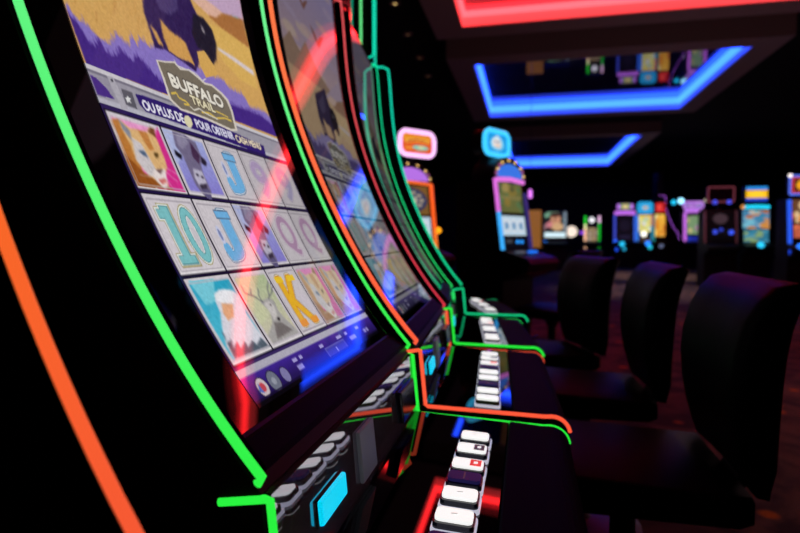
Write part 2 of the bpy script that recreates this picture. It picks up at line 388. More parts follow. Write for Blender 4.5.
# ------------------------------------------------------------------ the game picture on the big screen
def cell_box(i, j):
    p = 5+98.4*i; s, h = ((262, 96), (152, 103), (37, 110))[j]
    return p, s, 95, h
def game_picture():
    A = Paint(0, 500, -18, 985, .75, (214, 166, 96))
    # landscape: dusk sky above the prairie
    A.rect(0, 640, 500, 985, (214, 170, 176), top=(150, 130, 205))
    for k in range(26):
        x = random.uniform(0, 500); y = random.uniform(660, 980)
        A.disc(x, y, random.uniform(25, 80), random.uniform(6, 16), random.choice([(232, 196, 160), (190, 160, 205), (226, 176, 168)]), .6)
    A.poly([(0, 640), (0, 690), (60, 730), (120, 700), (180, 745), (260, 690), (340, 665), (420, 650), (500, 660), (500, 640)], (176, 128, 92))
    for k in range(60):
        x = random.uniform(0, 180); y = random.uniform(480, 640)
        A.line([(x, y), (x+random.uniform(4, 14), y+random.uniform(10, 26))], random.choice([(196, 140, 72), (232, 190, 120), (178, 122, 70)]), 1.4, .7)
    def draw(L):
        for kind, col, pts, w in L:
            if kind == 'poly': A.poly(pts, col)
            elif kind == 'jag': A.jag(pts, col)
            else: A.line(pts, col, w)
    # two hawks and a teal lake high in the sky
    for hx, hy, k in ((300, 790, 1.), (190, 850, .7)):
        A.poly([(hx-60*k, hy+22*k), (hx-20*k, hy+12*k), (hx, hy-4*k), (hx+26*k, hy+16*k), (hx+66*k, hy+30*k), (hx+30*k, hy-4*k), (hx+8*k, hy-22*k), (hx-24*k, hy-6*k)], (150, 70, 46))
    A.poly([(330, 650), (420, 668), (480, 655), (420, 644)], (110, 170, 160))
    draw(LAND[:4])
    draw(LAND[4:7])
    A.rect(0, 300, 500, 414, (70, 42, 132))
    draw(LAND[7:13])
    A.soften(1, 499, 500, 984, 2)
    A.fur(2, 498, 500, 700, 2600, 12, 1.1, 20, 1.1, 4); A.fur(150, 360, 488, 640, 700, 10, -.9, 22, 1.0, 4); A.fur(2, 498, 418, 500, 900, 11, 1.3, 18, 1.0, 4)
    A.soften(1, 499, 416, 984, 1)
    # carved grey beam with the message bar
    A.rect(0, 366, 500, 414, (158, 154, 166)); A.rect(0, 408, 500, 414, (206, 202, 208)); A.rect(0, 404, 500, 407, (112, 108, 124))
    A.rect(0, 366, 500, 373, (186, 184, 196))
    for k in range(40):
        x = random.uniform(0, 480); y = random.uniform(368, 404); A.line([(x, y), (x+random.uniform(8, 24), y+random.uniform(-1, 1))], (132, 128, 142), .9, .6)
    draw(LAND[13:])
    A.text('OU PLUS DE', 83, 377, 169, 391, (236, 234, 246), .75)
    A.text('POUR OBTENIR', 198, 376.5, 306, 390.5, (226, 224, 242), .75)
    A.text('CASH MENU', 313, 374.5, 400, 387.5, (242, 226, 190), .9)
    A.text('BUFFALO', 172, 434, 312, 454, None, layers=[(3, (62, 54, 52)), (1.5, (238, 232, 218))])
    A.text('TRAIL', 211, 418, 275, 431, None, layers=[(2.3, (74, 62, 48)), (.9, (236, 226, 190))])
    # the five by three reel window
    A.rect(0, 30, 500, 364, (34, 22, 70)); A.rect(0, 358, 500, 366, (40, 26, 84))
    for j in range(3):
        for i in range(5):
            p, s, w, h = cell_box(i, j)
            fade = (1, .98, .95, .90, .84)[i]
            def sh(c): return tuple(v*fade for v in c)
            A.rect(p-2, s-2, p+w+2, s+h+2, (20, 14, 34))
            A.rect(p, s, p+w, s+h, sh((214, 206, 212))); A.rect(p, s, p+w, s+3, sh((232, 226, 228)))
            kind = (('cougar', 'buffalo', 'J', '9', '9b'), ('10', 'J', 'buffalo', 'Q', 'Q'), ('eagle', 'deer', 'K', 'cougar', 'cougar'))[j][i]
            x0, x1, y0, y1 = p+5, p+w-4, s+5, s+h-6
            if kind == 'cougar': A.rect(x0, y0, x1, y1, sh((236, 96, 170)), top=sh((238, 158, 208)))
            elif kind == 'buffalo': A.rect(x0, y0, x1, y1, sh((140, 130, 214)), top=sh((166, 176, 226)))
            elif kind == 'eagle': A.rect(x0, y0, x1, y1, (96, 196, 218), top=(42, 164, 196))
            elif kind == 'deer': A.rect(x0, y0, x1, y1, (208, 198, 176), top=(176, 190, 148))
            else:
                A.line([(x0, y0), (x1, y0), (x1, y1), (x0, y1), (x0, y0)], sh((150, 142, 152)), .9)
            if kind in CELL:
                c0 = sh((1, 1, 1))
                for k2, col, pts, lw in CELL[kind]:
                    q = [(min(max(p+x*w, p+1), p+w-1), min(max(s+y*h, s-6 if kind == 'buffalo' else s+2), s+h-2)) for x, y in pts]
                    col = sh(col) if i < 3 else tuple(.5*v+.5*200*fade for v in col)
                    (A.poly(q, col) if k2 == 'poly' else A.line(q, col, lw))
                    if k2 == 'line' or (col[0] < 120 and len(pts) < 7): continue
                A.soften(p+2, p+w-2, s+3, s+h-3, 1)
                A.fur(p+4, p+w-4, s+4, s+h-5, 900, 6, {'cougar': -1.0, 'buffalo': -1.2, 'eagle': -1.3, 'deer': -1.1}[kind], 24, .8, 5)
                A.soften(p+2, p+w-2, s+3, s+h-3, 1)
                A.line([(x0, y0), (x1, y0), (x1, y1), (x0, y1), (x0, y0)], sh((196, 188, 198)), 1.2)
            elif kind in 'J':
                mk = lambda d, c, g: None
                A.text('J', p+26, s+16, p+66, s+h-16, None, layers=[(6.5, (92, 120, 150)), (5.4, (226, 232, 240)), (3.8, (80, 128, 170)), (3, (112, 178, 226))])
                A.rect(p+38, s+h-27, p+76, s+h-13, (92, 120, 150)); A.rect(p+40, s+h-25, p+74, s+h-15, (112, 178, 226))
                A.disc(p+30, s+30, 9, 11, (112, 178, 226)); A.disc(p+28, s+52, 6, 14, (196, 200, 226)); A.disc(p+28, s+52, 3, 9, (126, 136, 180))
            elif kind == '10':
                for g, c in ((4.6, (140, 122, 50)), (3.6, (230, 236, 232)), (1.4, (58, 116, 124)), (.4, (126, 194, 198))):
                    for x0_, y0_, x1_, y1_ in ((p+24, s+18, p+36, s+h-18), (p+15, s+14, p+45, s+23), (p+15, s+h-30, p+30, s+h-20), (p+22, s+h-24, p+36, s+h-15)):
                        A.rect(x0_-g, y0_-g, x1_+g, y1_+g, c)
                for g, c in ((4.6, (140, 122, 50)), (3.6, (230, 236, 232)), (1.4, (58, 116, 124)), (.4, (126, 194, 198)), (-9, (58, 116, 124)), (-10, (230, 236, 232)), (-11.5, (206, 200, 206))):
                    A.disc(p+68, s+h/2, 17+g, 37+g*1.1, c)
            elif kind == 'Q':
                A.text('Q', p+22, s+16, p+74, s+h-16, None, layers=[(5.5, sh((150, 120, 150))), (4.2, sh((226, 214, 224))), (2.2, sh((184, 148, 180)))])
            elif kind == 'K':
                A.text('K', p+22, s+14, p+74, s+h-16, None, layers=[(6.2, (120, 96, 50)), (5, (238, 226, 190)), (3.4, (196, 120, 34)), (2.6, (232, 178, 42))])
                for yy in (s+12, s+h-24):
                    for xa in (p+14, p+56): A.rect(xa, yy, xa+26, yy+10, (232, 150, 52) if yy < s+40 else (236, 196, 50))
            else:
                A.text('9', p+24, s+16, p+70, s+h-16, None, layers=[(5, sh((164, 146, 176))), (3.6, sh((222, 212, 226))), (2, sh((190, 168, 206)) if kind == '9' else sh((176, 168, 200)))])
    A.rect(0, 20, 500, 33, (178, 174, 190)); A.rect(0, 30, 500, 33.5, (60, 44, 100))
    # meters and touch buttons below the reels
    A.rect(0, -18, 500, 20, (26, 16, 62), top=(66, 40, 150))
    for x, c, r in ((31, (206, 190, 196), 12.5), (60, (112, 116, 134), 14), (92, (128, 122, 170), 11)):
        A.disc(x, 1, r, r*1.05, (40, 30, 70)); A.disc(x, 1, r-1.5, r*1.05-1.5, c)
    A.disc(31, 1, 6, 6, (196, 70, 84)); A.poly([(20, -2), (26, 8), (28, -6)], (90, 110, 190)); A.disc(60, 1, 5, 5, (150, 154, 168))
    for x, w in ((128, 14), (150, 9), (225, 14), (300, 22), (340, 12), (400, 16)): A.rect(x, 9, x+w, 14, (170, 160, 220))
    for x, w in ((130, 18), (350, 30), (430, 12), (446, 10)): A.rect(x, -4, x+w, 4, (150, 142, 205))
    A.rect(236, -14, 322, 6, (96, 88, 150)); A.rect(239, -12, 319, 4, (66, 58, 120)); A.rect(276, -8, 279, 0, (170, 164, 220))
    A.rect(0, -18, 500, -12, (8, 6, 14)); A.rect(0, -12, 500, -9, (20, 12, 44), .7)
    A.noise(.06)
    # average down 2x2 so edges are soft
    h, w = A.a.shape[0]//2*2, A.a.shape[1]//2*2
    A.a = A.a[:h, :w].reshape(h//2, 2, w//2, 2, 3).mean((1, 3))
    return A

# ------------------------------------------------------------------ one machine of the row
D = (-.2170, -.3545)
def make_machine(label, loc, rz, leds):
    t = thing('slot_machine', label, 'slot machine', loc, rz, 'row of curved-screen slot machines')
    front = [(xs(z)-.013, z) for z in ZC]
    body = [(-.80, -1.10), (-.80, .785)]+[(-.605, .785)]+front[::-1]+[(-.246, -.2215), (-.2365, -.2365), (-.2255, -.3600),
            (-.03, -.3720), (.03, -.4300), (.03, -.4750), (-.10, -.5400), (-.125, -.62), (-.125, -1.03), (-.08, -1.04), (-.08, -1.10)]
    MB().extrude(lift(body), 0, W).obj('cabinet', M_BODY, t)
    gl = [(xs(z)-.0108, z) for z in np.linspace(-.192, .772, 50)]
    MB().ribbon(lift(gl), .014, W-.014).obj('screen_glass', M_GLASS, t, smooth=True)
    tr = [(xs(z)-.0125, z) for z in np.linspace(-.218, .774, 50)]+[(xs(z)+.0005, z) for z in np.linspace(.774, -.218, 50)]
    for a in (.0075, W-.0145): MB().extrude(lift(tr), a, a+.007).obj('screen_edge_trim', M_TRIM, t)
    def place(u, v):
        s = S0+(-18+v*1003)/1000
        z = np.interp(s, SS, zz)
        return np.stack([xs(z)-.010, .08+u*.5, z+CAMZ], 1)
    paint_mesh('game_display', PIC, place, painted('bright_game_display', .86), t)
    lb = [(xs(-.196)-.0125, -.1965), (xs(-.196)-.009, -.198), (-.2445, -.2155), (-.240, -.2215), (-.243, -.2235)]
    MB().ribbon(lift(lb), .007, W-.007).obj('lower_bezel', M_BEZ, t)
    rp = [(-.2355, -.2370), (-.2300, -.2370), (-.2290, -.2385), (D[0]-.002, D[1])]
    MB().ribbon(lift(rp), .006, W-.006).obj('riser_panel', M_RISER, t)
    dk = [(D[0]-.003, D[1]+.0005), (D[0]+.004, D[1]-.0005), (-.033, -.3650), (-.0305, -.3665)]
    MB().ribbon(lift(dk), .006, W-.006).obj('button_deck', M_GLASS, t)
    pad = [(-.0300, -.3720), (-.0300, -.3640), (-.027, -.3625), (.030, -.3670)]+arc(.048, -.4035, .037, PI*.5, 0, 7)+[(.085, -.44)]+arc(.060, -.445, .025, 0, -PI*.5, 4)+[(.031, -.470), (.031, -.43)]
    MB().extrude(lift(pad), .007, W-.007).obj('armrest', M_PAD, t, smooth=False)
    # LED tubes along both sides
    jc = [(xs(z), z) for z in ZC]
    jpath = [(-.2400, -.2262)]+jc+[(xs(.775), .782), (-.598, .790), (-.610, .794), (-.74, .794)]
    dpath = [(-.279, -.2475), (-.232, -.2400), (-.2275, -.2400), (D[0]+.001, D[1]-.003), (D[0]+.006, D[1]-.0065), (.035, -.3705)]+arc(.048, -.4065, .037, PI*.5, PI*.05, 6)
    tpath = [(-.77, .838), (-.670, .838), (-.658, .843), (-.652, .855), (-.652, 1.40)]
    for y, cj, cd, ct in ((0., leds[0], leds[2], leds[4]), (W, leds[1], leds[3], leds[5])):
        MB().tube([(x, y, z+CAMZ) for x, z in jpath], .0047, 10).obj('side_led_strip', cj, t, smooth=True)
        MB().tube([(x, y, z+CAMZ) for x, z in dpath], .0040, 10).obj('deck_led_strip', cd, t, smooth=True)
        MB().tube([(x, y, z+CAMZ) for x, z in tpath], .0045, 8).obj('topper_led_strip', ct, t, smooth=True)
    MB().extrude(lift([(-.79, .84), (-.658, .84), (-.655, .86), (-.655, 1.42), (-.79, 1.42)]), .004, W-.004).obj('topper_cabinet', M_BODY, t)
    MB().ribbon(lift([(-.6535, .865), (-.6535, 1.41)]), .02, W-.02).obj('topper_glass', M_GLASS, t)
    MB().box((-.76, .1, .783+CAMZ), (-.70, W-.1, .842+CAMZ)).obj('topper_neck', M_BODY, t)
    # bill acceptor, card plate and reader on the riser
    def on_riser(y0, y1, z0, z1, h, name, m, skew=.0, bev=.002):
        f = lambda z: -.229+(z+.2385)/(-.3545+.2385)*.0115
        v = []
        for d in (-.001, h):
            v += [(f(z0)+d, y0, z0+CAMZ), (f(z0)+d, y1, z0-skew+CAMZ), (f(z1)+d, y1, z1-skew+CAMZ), (f(z1)+d, y0, z1+CAMZ)]
        b = MB(); b.add(v, [(3,2,1,0),(4,5,6,7),(0,1,5,4),(1,2,6,5),(2,3,7,6),(3,0,4,7)])
        return b.obj(name, m, t, bevel=bev)
    ba = on_riser(.102, .193, -.320, -.289, .002, 'bill_acceptor', M_DARKBLUE)
    o = on_riser(.104, .191, -.3185, -.2905, .007, 'lit_mouth', M_CYAN, bev=.003); o.parent = ba
    on_riser(.262, .334, -.338, -.267, .005, 'grey_card_plate', M_GREY)
    on_riser(.500, .615, -.332, -.276, .010, 'card_reader', M_DARKBLUE, bev=.003)
    # the row of lit buttons
    ys = (.040, .100, .159, .221, .283, .338, .388, .454, .514)
    for y, kind in zip(ys, 'wwdwwdrgw'):
        zc = -.3545-.0105*(.133/.187)+CAMZ; xc = -.085
        tilt = -.056
        def slab(wx, wy, z0, z1, r):
            n = 5; ring = []
            for cx, cy, a in ((wx-r, wy-r, 0), (-wx+r, wy-r, PI/2), (-wx+r, -wy+r, PI), (wx-r, -wy+r, 1.5*PI)):
                ring += [(cx+r*math.cos(a+PI/2*k/n), cy+r*math.sin(a+PI/2*k/n)) for k in range(n+1)]
            v = [(xc+x, y+q, zc+z+x*tilt) for z in (z0, z1) for x, q in ring]; n = len(ring)
            return v, [tuple(range(n)), tuple(range(2*n-1, n-1, -1))]+[(i, (i+1) % n, (i+1) % n+n, i+n) for i in range(n)]
        rim = MB().add(*slab(.0280, .0262, -.002, .0048, .008)).obj('button', M_RIM, t, bevel=.001)
        MB().add(*slab(.0258, .0208, .003, .0125, .007)).obj('button_well', M_WELL, rim)
        cap = MB().add(*slab(.0236, .0158, .009, .0170, .007)).obj('button_cap', M_CAPD if kind == 'd' else M_CAPW, rim, bevel=.004)
        if kind in 'rg':
            b = MB(); b.add([(xc+.0035, y-.0125, zc+.01725), (xc+.0205, y-.0125, zc+.01725-.001), (xc+.0205, y+.0115, zc+.01725-.001), (xc+.0035, y+.0115, zc+.01725)], [(0, 1, 2, 3)])
            b.obj('legend', M_CAPR if kind == 'r' else M_CAPG, rim)
            MB().box((xc+.009, y-.004, zc+.0171), (xc+.015, y+.003, zc+.0174)).obj('legend_mark', M_CAPW, rim)
        if kind == 'w': MB().box((xc-.004, y-.002, zc+.0171), (xc+.004, y+.0015, zc+.0174)).obj('legend', M_FAINT, rim)
        if kind == 'd': MB().box((xc-.001, y-.012, zc+.0167), (xc+.001, y+.012, zc+.0174)).obj('legend', M_CAPG, rim)
    return t

PIC = game_picture()
m1 = make_machine('nearest slot machine with large buffalo game screen between two bright green light strips', (0, .4687, 0), 0,
                  (G_GREEN,)*6)
GRP = 'row of curved-screen slot machines'
def recolor(seq, disp):
    """copies share the meshes; tubes and display take their own material"""
    cnt = {}
    names = ('side_led_strip', 'deck_led_strip', 'topper_led_strip')
    def f(c):
        b = c.name.split('.')[0]
        if b in names:
            k = cnt.get(b, 0); cnt[b] = k+1
            c.material_slots[0].link = 'OBJECT'; c.material_slots[0].material = seq[names.index(b)*2+k]
        if b == 'game_display':
            c.material_slots[0].link = 'OBJECT'; c.material_slots[0].material = disp
    return f
DIM2 = painted('dimmer_game_display', .32, sat=.7); DIM3 = painted('dim_game_display', .12, sat=.5)
dup(m1, (-.121, -.389, 0), -.20, 'slot machine at the left edge, only its orange side light strip showing', GRP,
    recolor((G_AMBER, G_AMBER, G_AMBER, G_AMBER, G_AMBER, G_AMBER), DIM2))
dup(m1, (.0069, 1.1918, 0), .0539, 'second slot machine of the row, with orange and red light strips', GRP,
    recolor((G_ORANGE, G_RED, G_ORANGE, G_ORANGE, G_ORANGE, G_RED), DIM2))
dup(m1, (-.0248, 1.9406, 0), .1152, 'third slot machine of the row, thin dark screen beside sea-green light strips', GRP,
    recolor((M_UNLIT, G_SEA, G_GREEN, G_SEA, G_SEA, G_GREEN), DIM3))
dup(m1, (-.0743, 2.742, 0), .25, 'last slot machine of the row, outlined by a thin teal strip, screen turned away', GRP,
    recolor((G_TEAL, G_TEAL, G_TEAL, G_TEAL, G_TEAL, G_TEAL), DIM3))

# ------------------------------------------------------------------ chairs
def make_chair(label, loc, rz):
    t = thing('casino_chair', label, 'chair', loc, rz, 'black casino chairs facing the row of machines')
    fr = [(.515, -.103), (.485, -.135), (.460, -.182), (.442, -.25), (.437, -.31), (.442, -.38), (.455, -.45), (.474, -.515), (.488, -.55)]
    bk = [(.575, -.107), (.562, -.145), (.549, -.195), (.541, -.25), (.536, -.31), (.532, -.38), (.529, -.44), (.527, -.49), (.515, -.535)]
    n = len(fr); st = [(-.228, .25), (-.225, .62), (-.215, .88), (-.195, 1), (-.1, 1), (0, 1), (.1, 1), (.195, 1), (.215, .88), (.225, .62), (.228, .25)]
    v = []; f = []
    for y, k in st:
        wing = -.012*(abs(y)/.22)**2
        ring = []
        for (a, za), (b, zb) in zip(fr, bk):
            c = (a+b)/2; ring.append((c+(a-c)*k+wing, za))
        back = []
        for (a, za), (b, zb) in zip(fr, bk):
            c = (a+b)/2; back.append((c+(b-c)*k+wing*.4, zb))
        ring = ring+[((fr[-1][0]+bk[-1][0])/2, -.553)]+back[::-1]+[((fr[0][0]+bk[0][0])/2+.002, -.093)]
        zc = -.31; kk = .985+.015*k
        v += [(x-.25, y, zc+(z-zc)*kk+CAMZ) for x, z in ring]
    m = 2*n+2
    for i in range(len(st)-1):
        f += [(i*m+j, i*m+(j+1) % m, (i+1)*m+(j+1) % m, (i+1)*m+j) for j in range(m)]
    f += [tuple(range(m)), tuple((len(st)-1)*m+j for j in range(m))]
    MB().add(v, f).obj('backrest', M_LEATHER, t, smooth=True)
    sq = [(.478, -.556), (.40, -.552), (.25, -.545), (.10, -.538), (.03, -.540), (.004, -.555), (-.004, -.585), (.006, -.612), (.05, -.622), (.30, -.625), (.45, -.625), (.478, -.610)]
    v = []; f = []; st2 = [(-.232, .55), (-.225, .85), (-.205, 1), (0, 1), (.205, 1), (.225, .85), (.232, .55)]
    for y, k in st2: v += [(.24+(x-.24)*(.94+.06*k)-.25, y, -.585+(z+.585)*k+CAMZ) for x, z in sq]
    m = len(sq)
    for i in range(len(st2)-1): f += [(i*m+j, i*m+(j+1) % m, (i+1)*m+(j+1) % m, (i+1)*m+j) for j in range(m)]
    f += [tuple(range(m)), tuple((len(st2)-1)*m+j for j in range(m))]
    MB().add(v, f).obj('seat', M_LEATHER, t, smooth=True)
    MB().extrude([(x-.25, z+CAMZ) for x, z in [(.40, -.626), (.465, -.626), (.505, -.556), (.505, -.50), (.527, -.49), (.527, -.57), (.49, -.645), (.40, -.645)]], -.06, .06).obj('back_bracket', M_BODY, t, bevel=.004)
    MB().lathe([(.001, 0), (.235, 0), (.235, .012), (.20, .022), (.05, .04), (.032, .06), (.032, .40), (.045, .41), (.06, .475), (.001, .475)]).obj('pedestal', M_CHROME, t, smooth=False)
    b = MB(); b.tube([(-.20, -.16, .27), (-.215, -.1, .27), (-.22, 0, .27), (-.215, .1, .27), (-.20, .16, .27)], .011, 8); b.tube([(-.218, 0, .27), (-.03, 0, .27)], .01, 8)
    b.obj('footrest', M_CHROME, t, smooth=True)
    return t
CG = 'black casino chairs facing the row of machines'
ch = make_chair('largest black leather casino chair, nearest one at the right edge of the photo', (.25, 1.525, 0), 0)
dup(ch, (.20, 2.225, 0), .03, 'middle black casino chair of the three beside the row of machines', CG)
dup(ch, (.055, 2.90, 0), .32, 'farthest black casino chair of the three beside the row of machines', CG)

# ------------------------------------------------------------------ room shell
def carpet():
    m = bpy.data.materials.new('patterned_carpet'); m.use_nodes = True; nt = m.node_tree; b = nt.nodes['Principled BSDF']
    b.inputs['Roughness'].default_value = .95; b.inputs['Specular IOR Level'].default_value = .1
    tc = nt.nodes.new('ShaderNodeTexCoord'); mp = nt.nodes.new('ShaderNodeMapping'); nt.links.new(tc.outputs['Object'], mp.inputs[0])
    nz = nt.nodes.new('ShaderNodeTexNoise'); nz.inputs['Scale'].default_value = 1.6; nz.inputs['Distortion'].default_value = 2.2
    vo = nt.nodes.new('ShaderNodeTexVoronoi'); vo.inputs['Scale'].default_value = 3.2
    fi = nt.nodes.new('ShaderNodeTexNoise'); fi.inputs['Scale'].default_value = 60; fi.inputs['Detail'].default_value = 3
    for n in (nz, vo, fi): nt.links.new(mp.outputs[0], n.inputs['Vector'])
    r1 = nt.nodes.new('ShaderNodeValToRGB'); e = r1.color_ramp.elements
    e[0].position = .40; e[0].color = (*lin((74, 62, 66)), 1); e[1].position = .60; e[1].color = (*lin((120, 96, 86)), 1)
    r2 = nt.nodes.new('ShaderNodeValToRGB'); e = r2.color_ramp.elements
    e[0].position = .10; e[0].color = (1, 1, 1, 1); e[1].position = .16; e[1].color = (0, 0, 0, 1)
    mx = nt.nodes.new('ShaderNodeMix'); mx.data_type = 'RGBA'; mx.inputs['B'].default_value = (*lin((214, 128, 48)), 1)
    mu = nt.nodes.new('ShaderNodeMix'); mu.data_type = 'RGBA'; mu.blend_type = 'MULTIPLY'; mu.inputs['Factor'].default_value = .6
    nt.links.new(nz.outputs['Fac'], r1.inputs[0]); nt.links.new(vo.outputs['Distance'], r2.inputs[0])
    nt.links.new(r1.outputs[0], mx.inputs['A']); nt.links.new(r2.outputs[0], mx.inputs['Factor'])
    nt.links.new(mx.outputs['Result'], mu.inputs['A']); nt.links.new(fi.outputs['Fac'], mu.inputs['B']); nt.links.new(mu.outputs['Result'], b.inputs['Base Color'])
    return m
M_WALL = mat('black_painted_wall', (10, 9, 14), .8)
M_CEIL = mat('black_ceiling', (8, 7, 9), .9)
def structure(name, a, b, m):
    o = MB().box(a, b).obj(name, m); o['kind'] = 'structure'; return o
structure('floor', (-9, -4, -.1), (16, 32, 0), carpet())
structure('ceiling', (-9, -4, 4.60), (16, 32, 4.7), M_CEIL)
structure('wall_back', (-9.1, 32, -.1), (16.1, 32.1, 4.7), M_WALL)
structure('wall_front', (-9.1, -4.1, -.1), (16.1, -4, 4.7), M_WALL)
structure('wall_left', (-9.1, -4, -.1), (-9, 32, 4.7), M_WALL)
structure('wall_right', (16, -4, -.1), (16.1, 32, 4.7), M_WALL)

# ------------------------------------------------------------------ ceiling coffers with LED coves
M_FRAME = mat('taupe_painted_frame', (190, 160, 162), .6)
M_MIRROR = mat('smoked_mirror', (120, 116, 136), .03, metal=.8)
BLUE_LED = mat('blue_cove_led', (20, 40, 90), .5, (.012, .058, 1.), 9.0)
BLUE_WALL = mat('blue_glow_cove_wall', (150, 160, 200), .6, (.05, .10, 1.), .75)  # LED light on the wall is put into its own emission
RED_LED = mat('red_cove_led', (90, 20, 20), .5, (1., .017, .021), 12.0)
RED_WALL = mat('red_glow_cove_wall', (200, 140, 140), .6, (1., .075, .085), 1.0)  # same for red: the wall itself emits the strip's light
def coffer(label, x0, x1, y0, y1, led, wall, depth, band, fw=.45):
    zb, zt, zc = 4.25, 4.25+depth, 4.60
    t = thing('ceiling_coffer', label, 'ceiling light', ((x0+x1)/2, (y0+y1)/2, zb), 0, 'recessed ceiling coffers with coloured light')
    ox, oy = (x0+x1)/2, (y0+y1)/2
    def o(b, n, m, par=t):
        b.v = [(x-ox, y-oy, z-zb) for x, y, z in b.v]; return b.obj(n, m, par)
    def bx(a, b): return MB().box(a, b)
    for a, b in (((x0-fw, y0-fw, zb), (x1+fw, y0, zc)), ((x0-fw, y1, zb), (x1+fw, y1+fw, zc)), ((x0-fw, y0, zb), (x0, y1, zc)), ((x1, y0, zb), (x1+fw, y1, zc))):
        o(bx(a, b), 'frame_board', M_FRAME)
    e = .006
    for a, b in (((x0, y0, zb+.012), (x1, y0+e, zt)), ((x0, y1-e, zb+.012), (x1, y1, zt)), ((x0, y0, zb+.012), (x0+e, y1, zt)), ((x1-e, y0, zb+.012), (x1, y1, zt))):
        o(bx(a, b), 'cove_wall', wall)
    s0, s1, k = zt-band, zt, .05
    for a, b in (((x0+e, y0+e, s0), (x1-e, y0+k, s1)), ((x0+e, y1-k, s0), (x1-e, y1-e, s1)), ((x0+e, y0+k, s0), (x0+k, y1-k, s1)), ((x1-k, y0+k, s0), (x1-e, y1-k, s1))):
        o(bx(a, b), 'led_strip', led)
    o(bx((x0, y0, zt), (x1, y1, zt+.015)), 'mirror_panel', M_MIRROR)
    return t
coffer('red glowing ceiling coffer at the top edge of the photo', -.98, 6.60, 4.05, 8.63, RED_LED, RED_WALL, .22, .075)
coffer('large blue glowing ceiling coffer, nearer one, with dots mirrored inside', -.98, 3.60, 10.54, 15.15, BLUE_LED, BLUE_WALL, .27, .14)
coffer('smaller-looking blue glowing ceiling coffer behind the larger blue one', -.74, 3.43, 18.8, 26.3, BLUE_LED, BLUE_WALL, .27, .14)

# small downlights in a line left of the coffers
M_BULB = mat('warm_bulb', (255, 220, 150), .4, (255, 214, 130), 1.5)
M_BULB2 = mat('faint_warm_bulb', (200, 140, 90), .4, (190, 140, 90), .28)
DL = [(-1.95, 8.35, 'brightest small ceiling downlight, above the teal light strips', M_BULB), (-2.03, 9.65, 'second small ceiling downlight in the receding line of four', M_BULB2),
      (-2.07, 10.94, 'third small ceiling downlight in the receding line of four', M_BULB2), (-2.12, 12.2, 'farthest small ceiling downlight in the receding line of four', M_BULB2)]
for x, y, lab, m in DL:
    t = thing('ceiling_downlight', lab, 'ceiling light', (x, y, 4.6), 0, 'line of small ceiling downlights')
    MB().lathe([(.05, -.001), (.08, -.001), (.08, -.03), (.05, -.03)], n=16).obj('trim_ring', M_FRAME, t)
    MB().lathe([(.001, -.004), (.05, -.004), (.05, -.025), (.001, -.034)], n=16).obj('bulb', m, t)

# ------------------------------------------------------------------ upright machines across the room
def E(c, s=1.): return mat('lit_%d_%d_%d_%d' % (*c, int(s*100)), tuple(v//4 for v in c), .4, c, s)
M_GOLDB = E((255, 205, 120), 1.6)
def rr(y0, y1, z0, z1, r, n=5):
    return [(y1-r+r*math.cos(PI/2*k/n), z1-r+r*math.sin(PI/2*k/n)) for k in range(n+1)]+[(y0+r-r*math.sin(PI/2*k/n), z1-r+r*math.cos(PI/2*k/n)) for k in range(n+1)]+\
           [(y0+r-r*math.cos(PI/2*k/n), z0+r-r*math.sin(PI/2*k/n)) for k in range(n+1)]+[(y1-r+r*math.sin(PI/2*k/n), z0+r-r*math.cos(PI/2*k/n)) for k in range(n+1)]
def slabx(poly, x0, x1):
    n = len(poly); b = MB()
    return b.add([(x0, y, z) for y, z in poly]+[(x1, y, z) for y, z in poly], [tuple(range(n)), tuple(range(2*n-1, n-1, -1))]+[(i, (i+1) % n, (i+1) % n+n, i+n) for i in range(n)])
def picture(name, t, y0, y1, z0, z1, x0, x1, draw, strength=1., n=36):
    """flat lit picture between heights z0 and z1 (leaning from x0 to x1)"""
    A = Paint(0, 1, 0, 1, 1/n); draw(A)
    return paint_mesh(name, A, lambda u, v: np.stack([x0+(x1-x0)*v, y0+(y1-y0)*u, z0+(z1-z0)*v], 1), painted('picture_%d' % int(strength*100), strength, .3, .1), t)
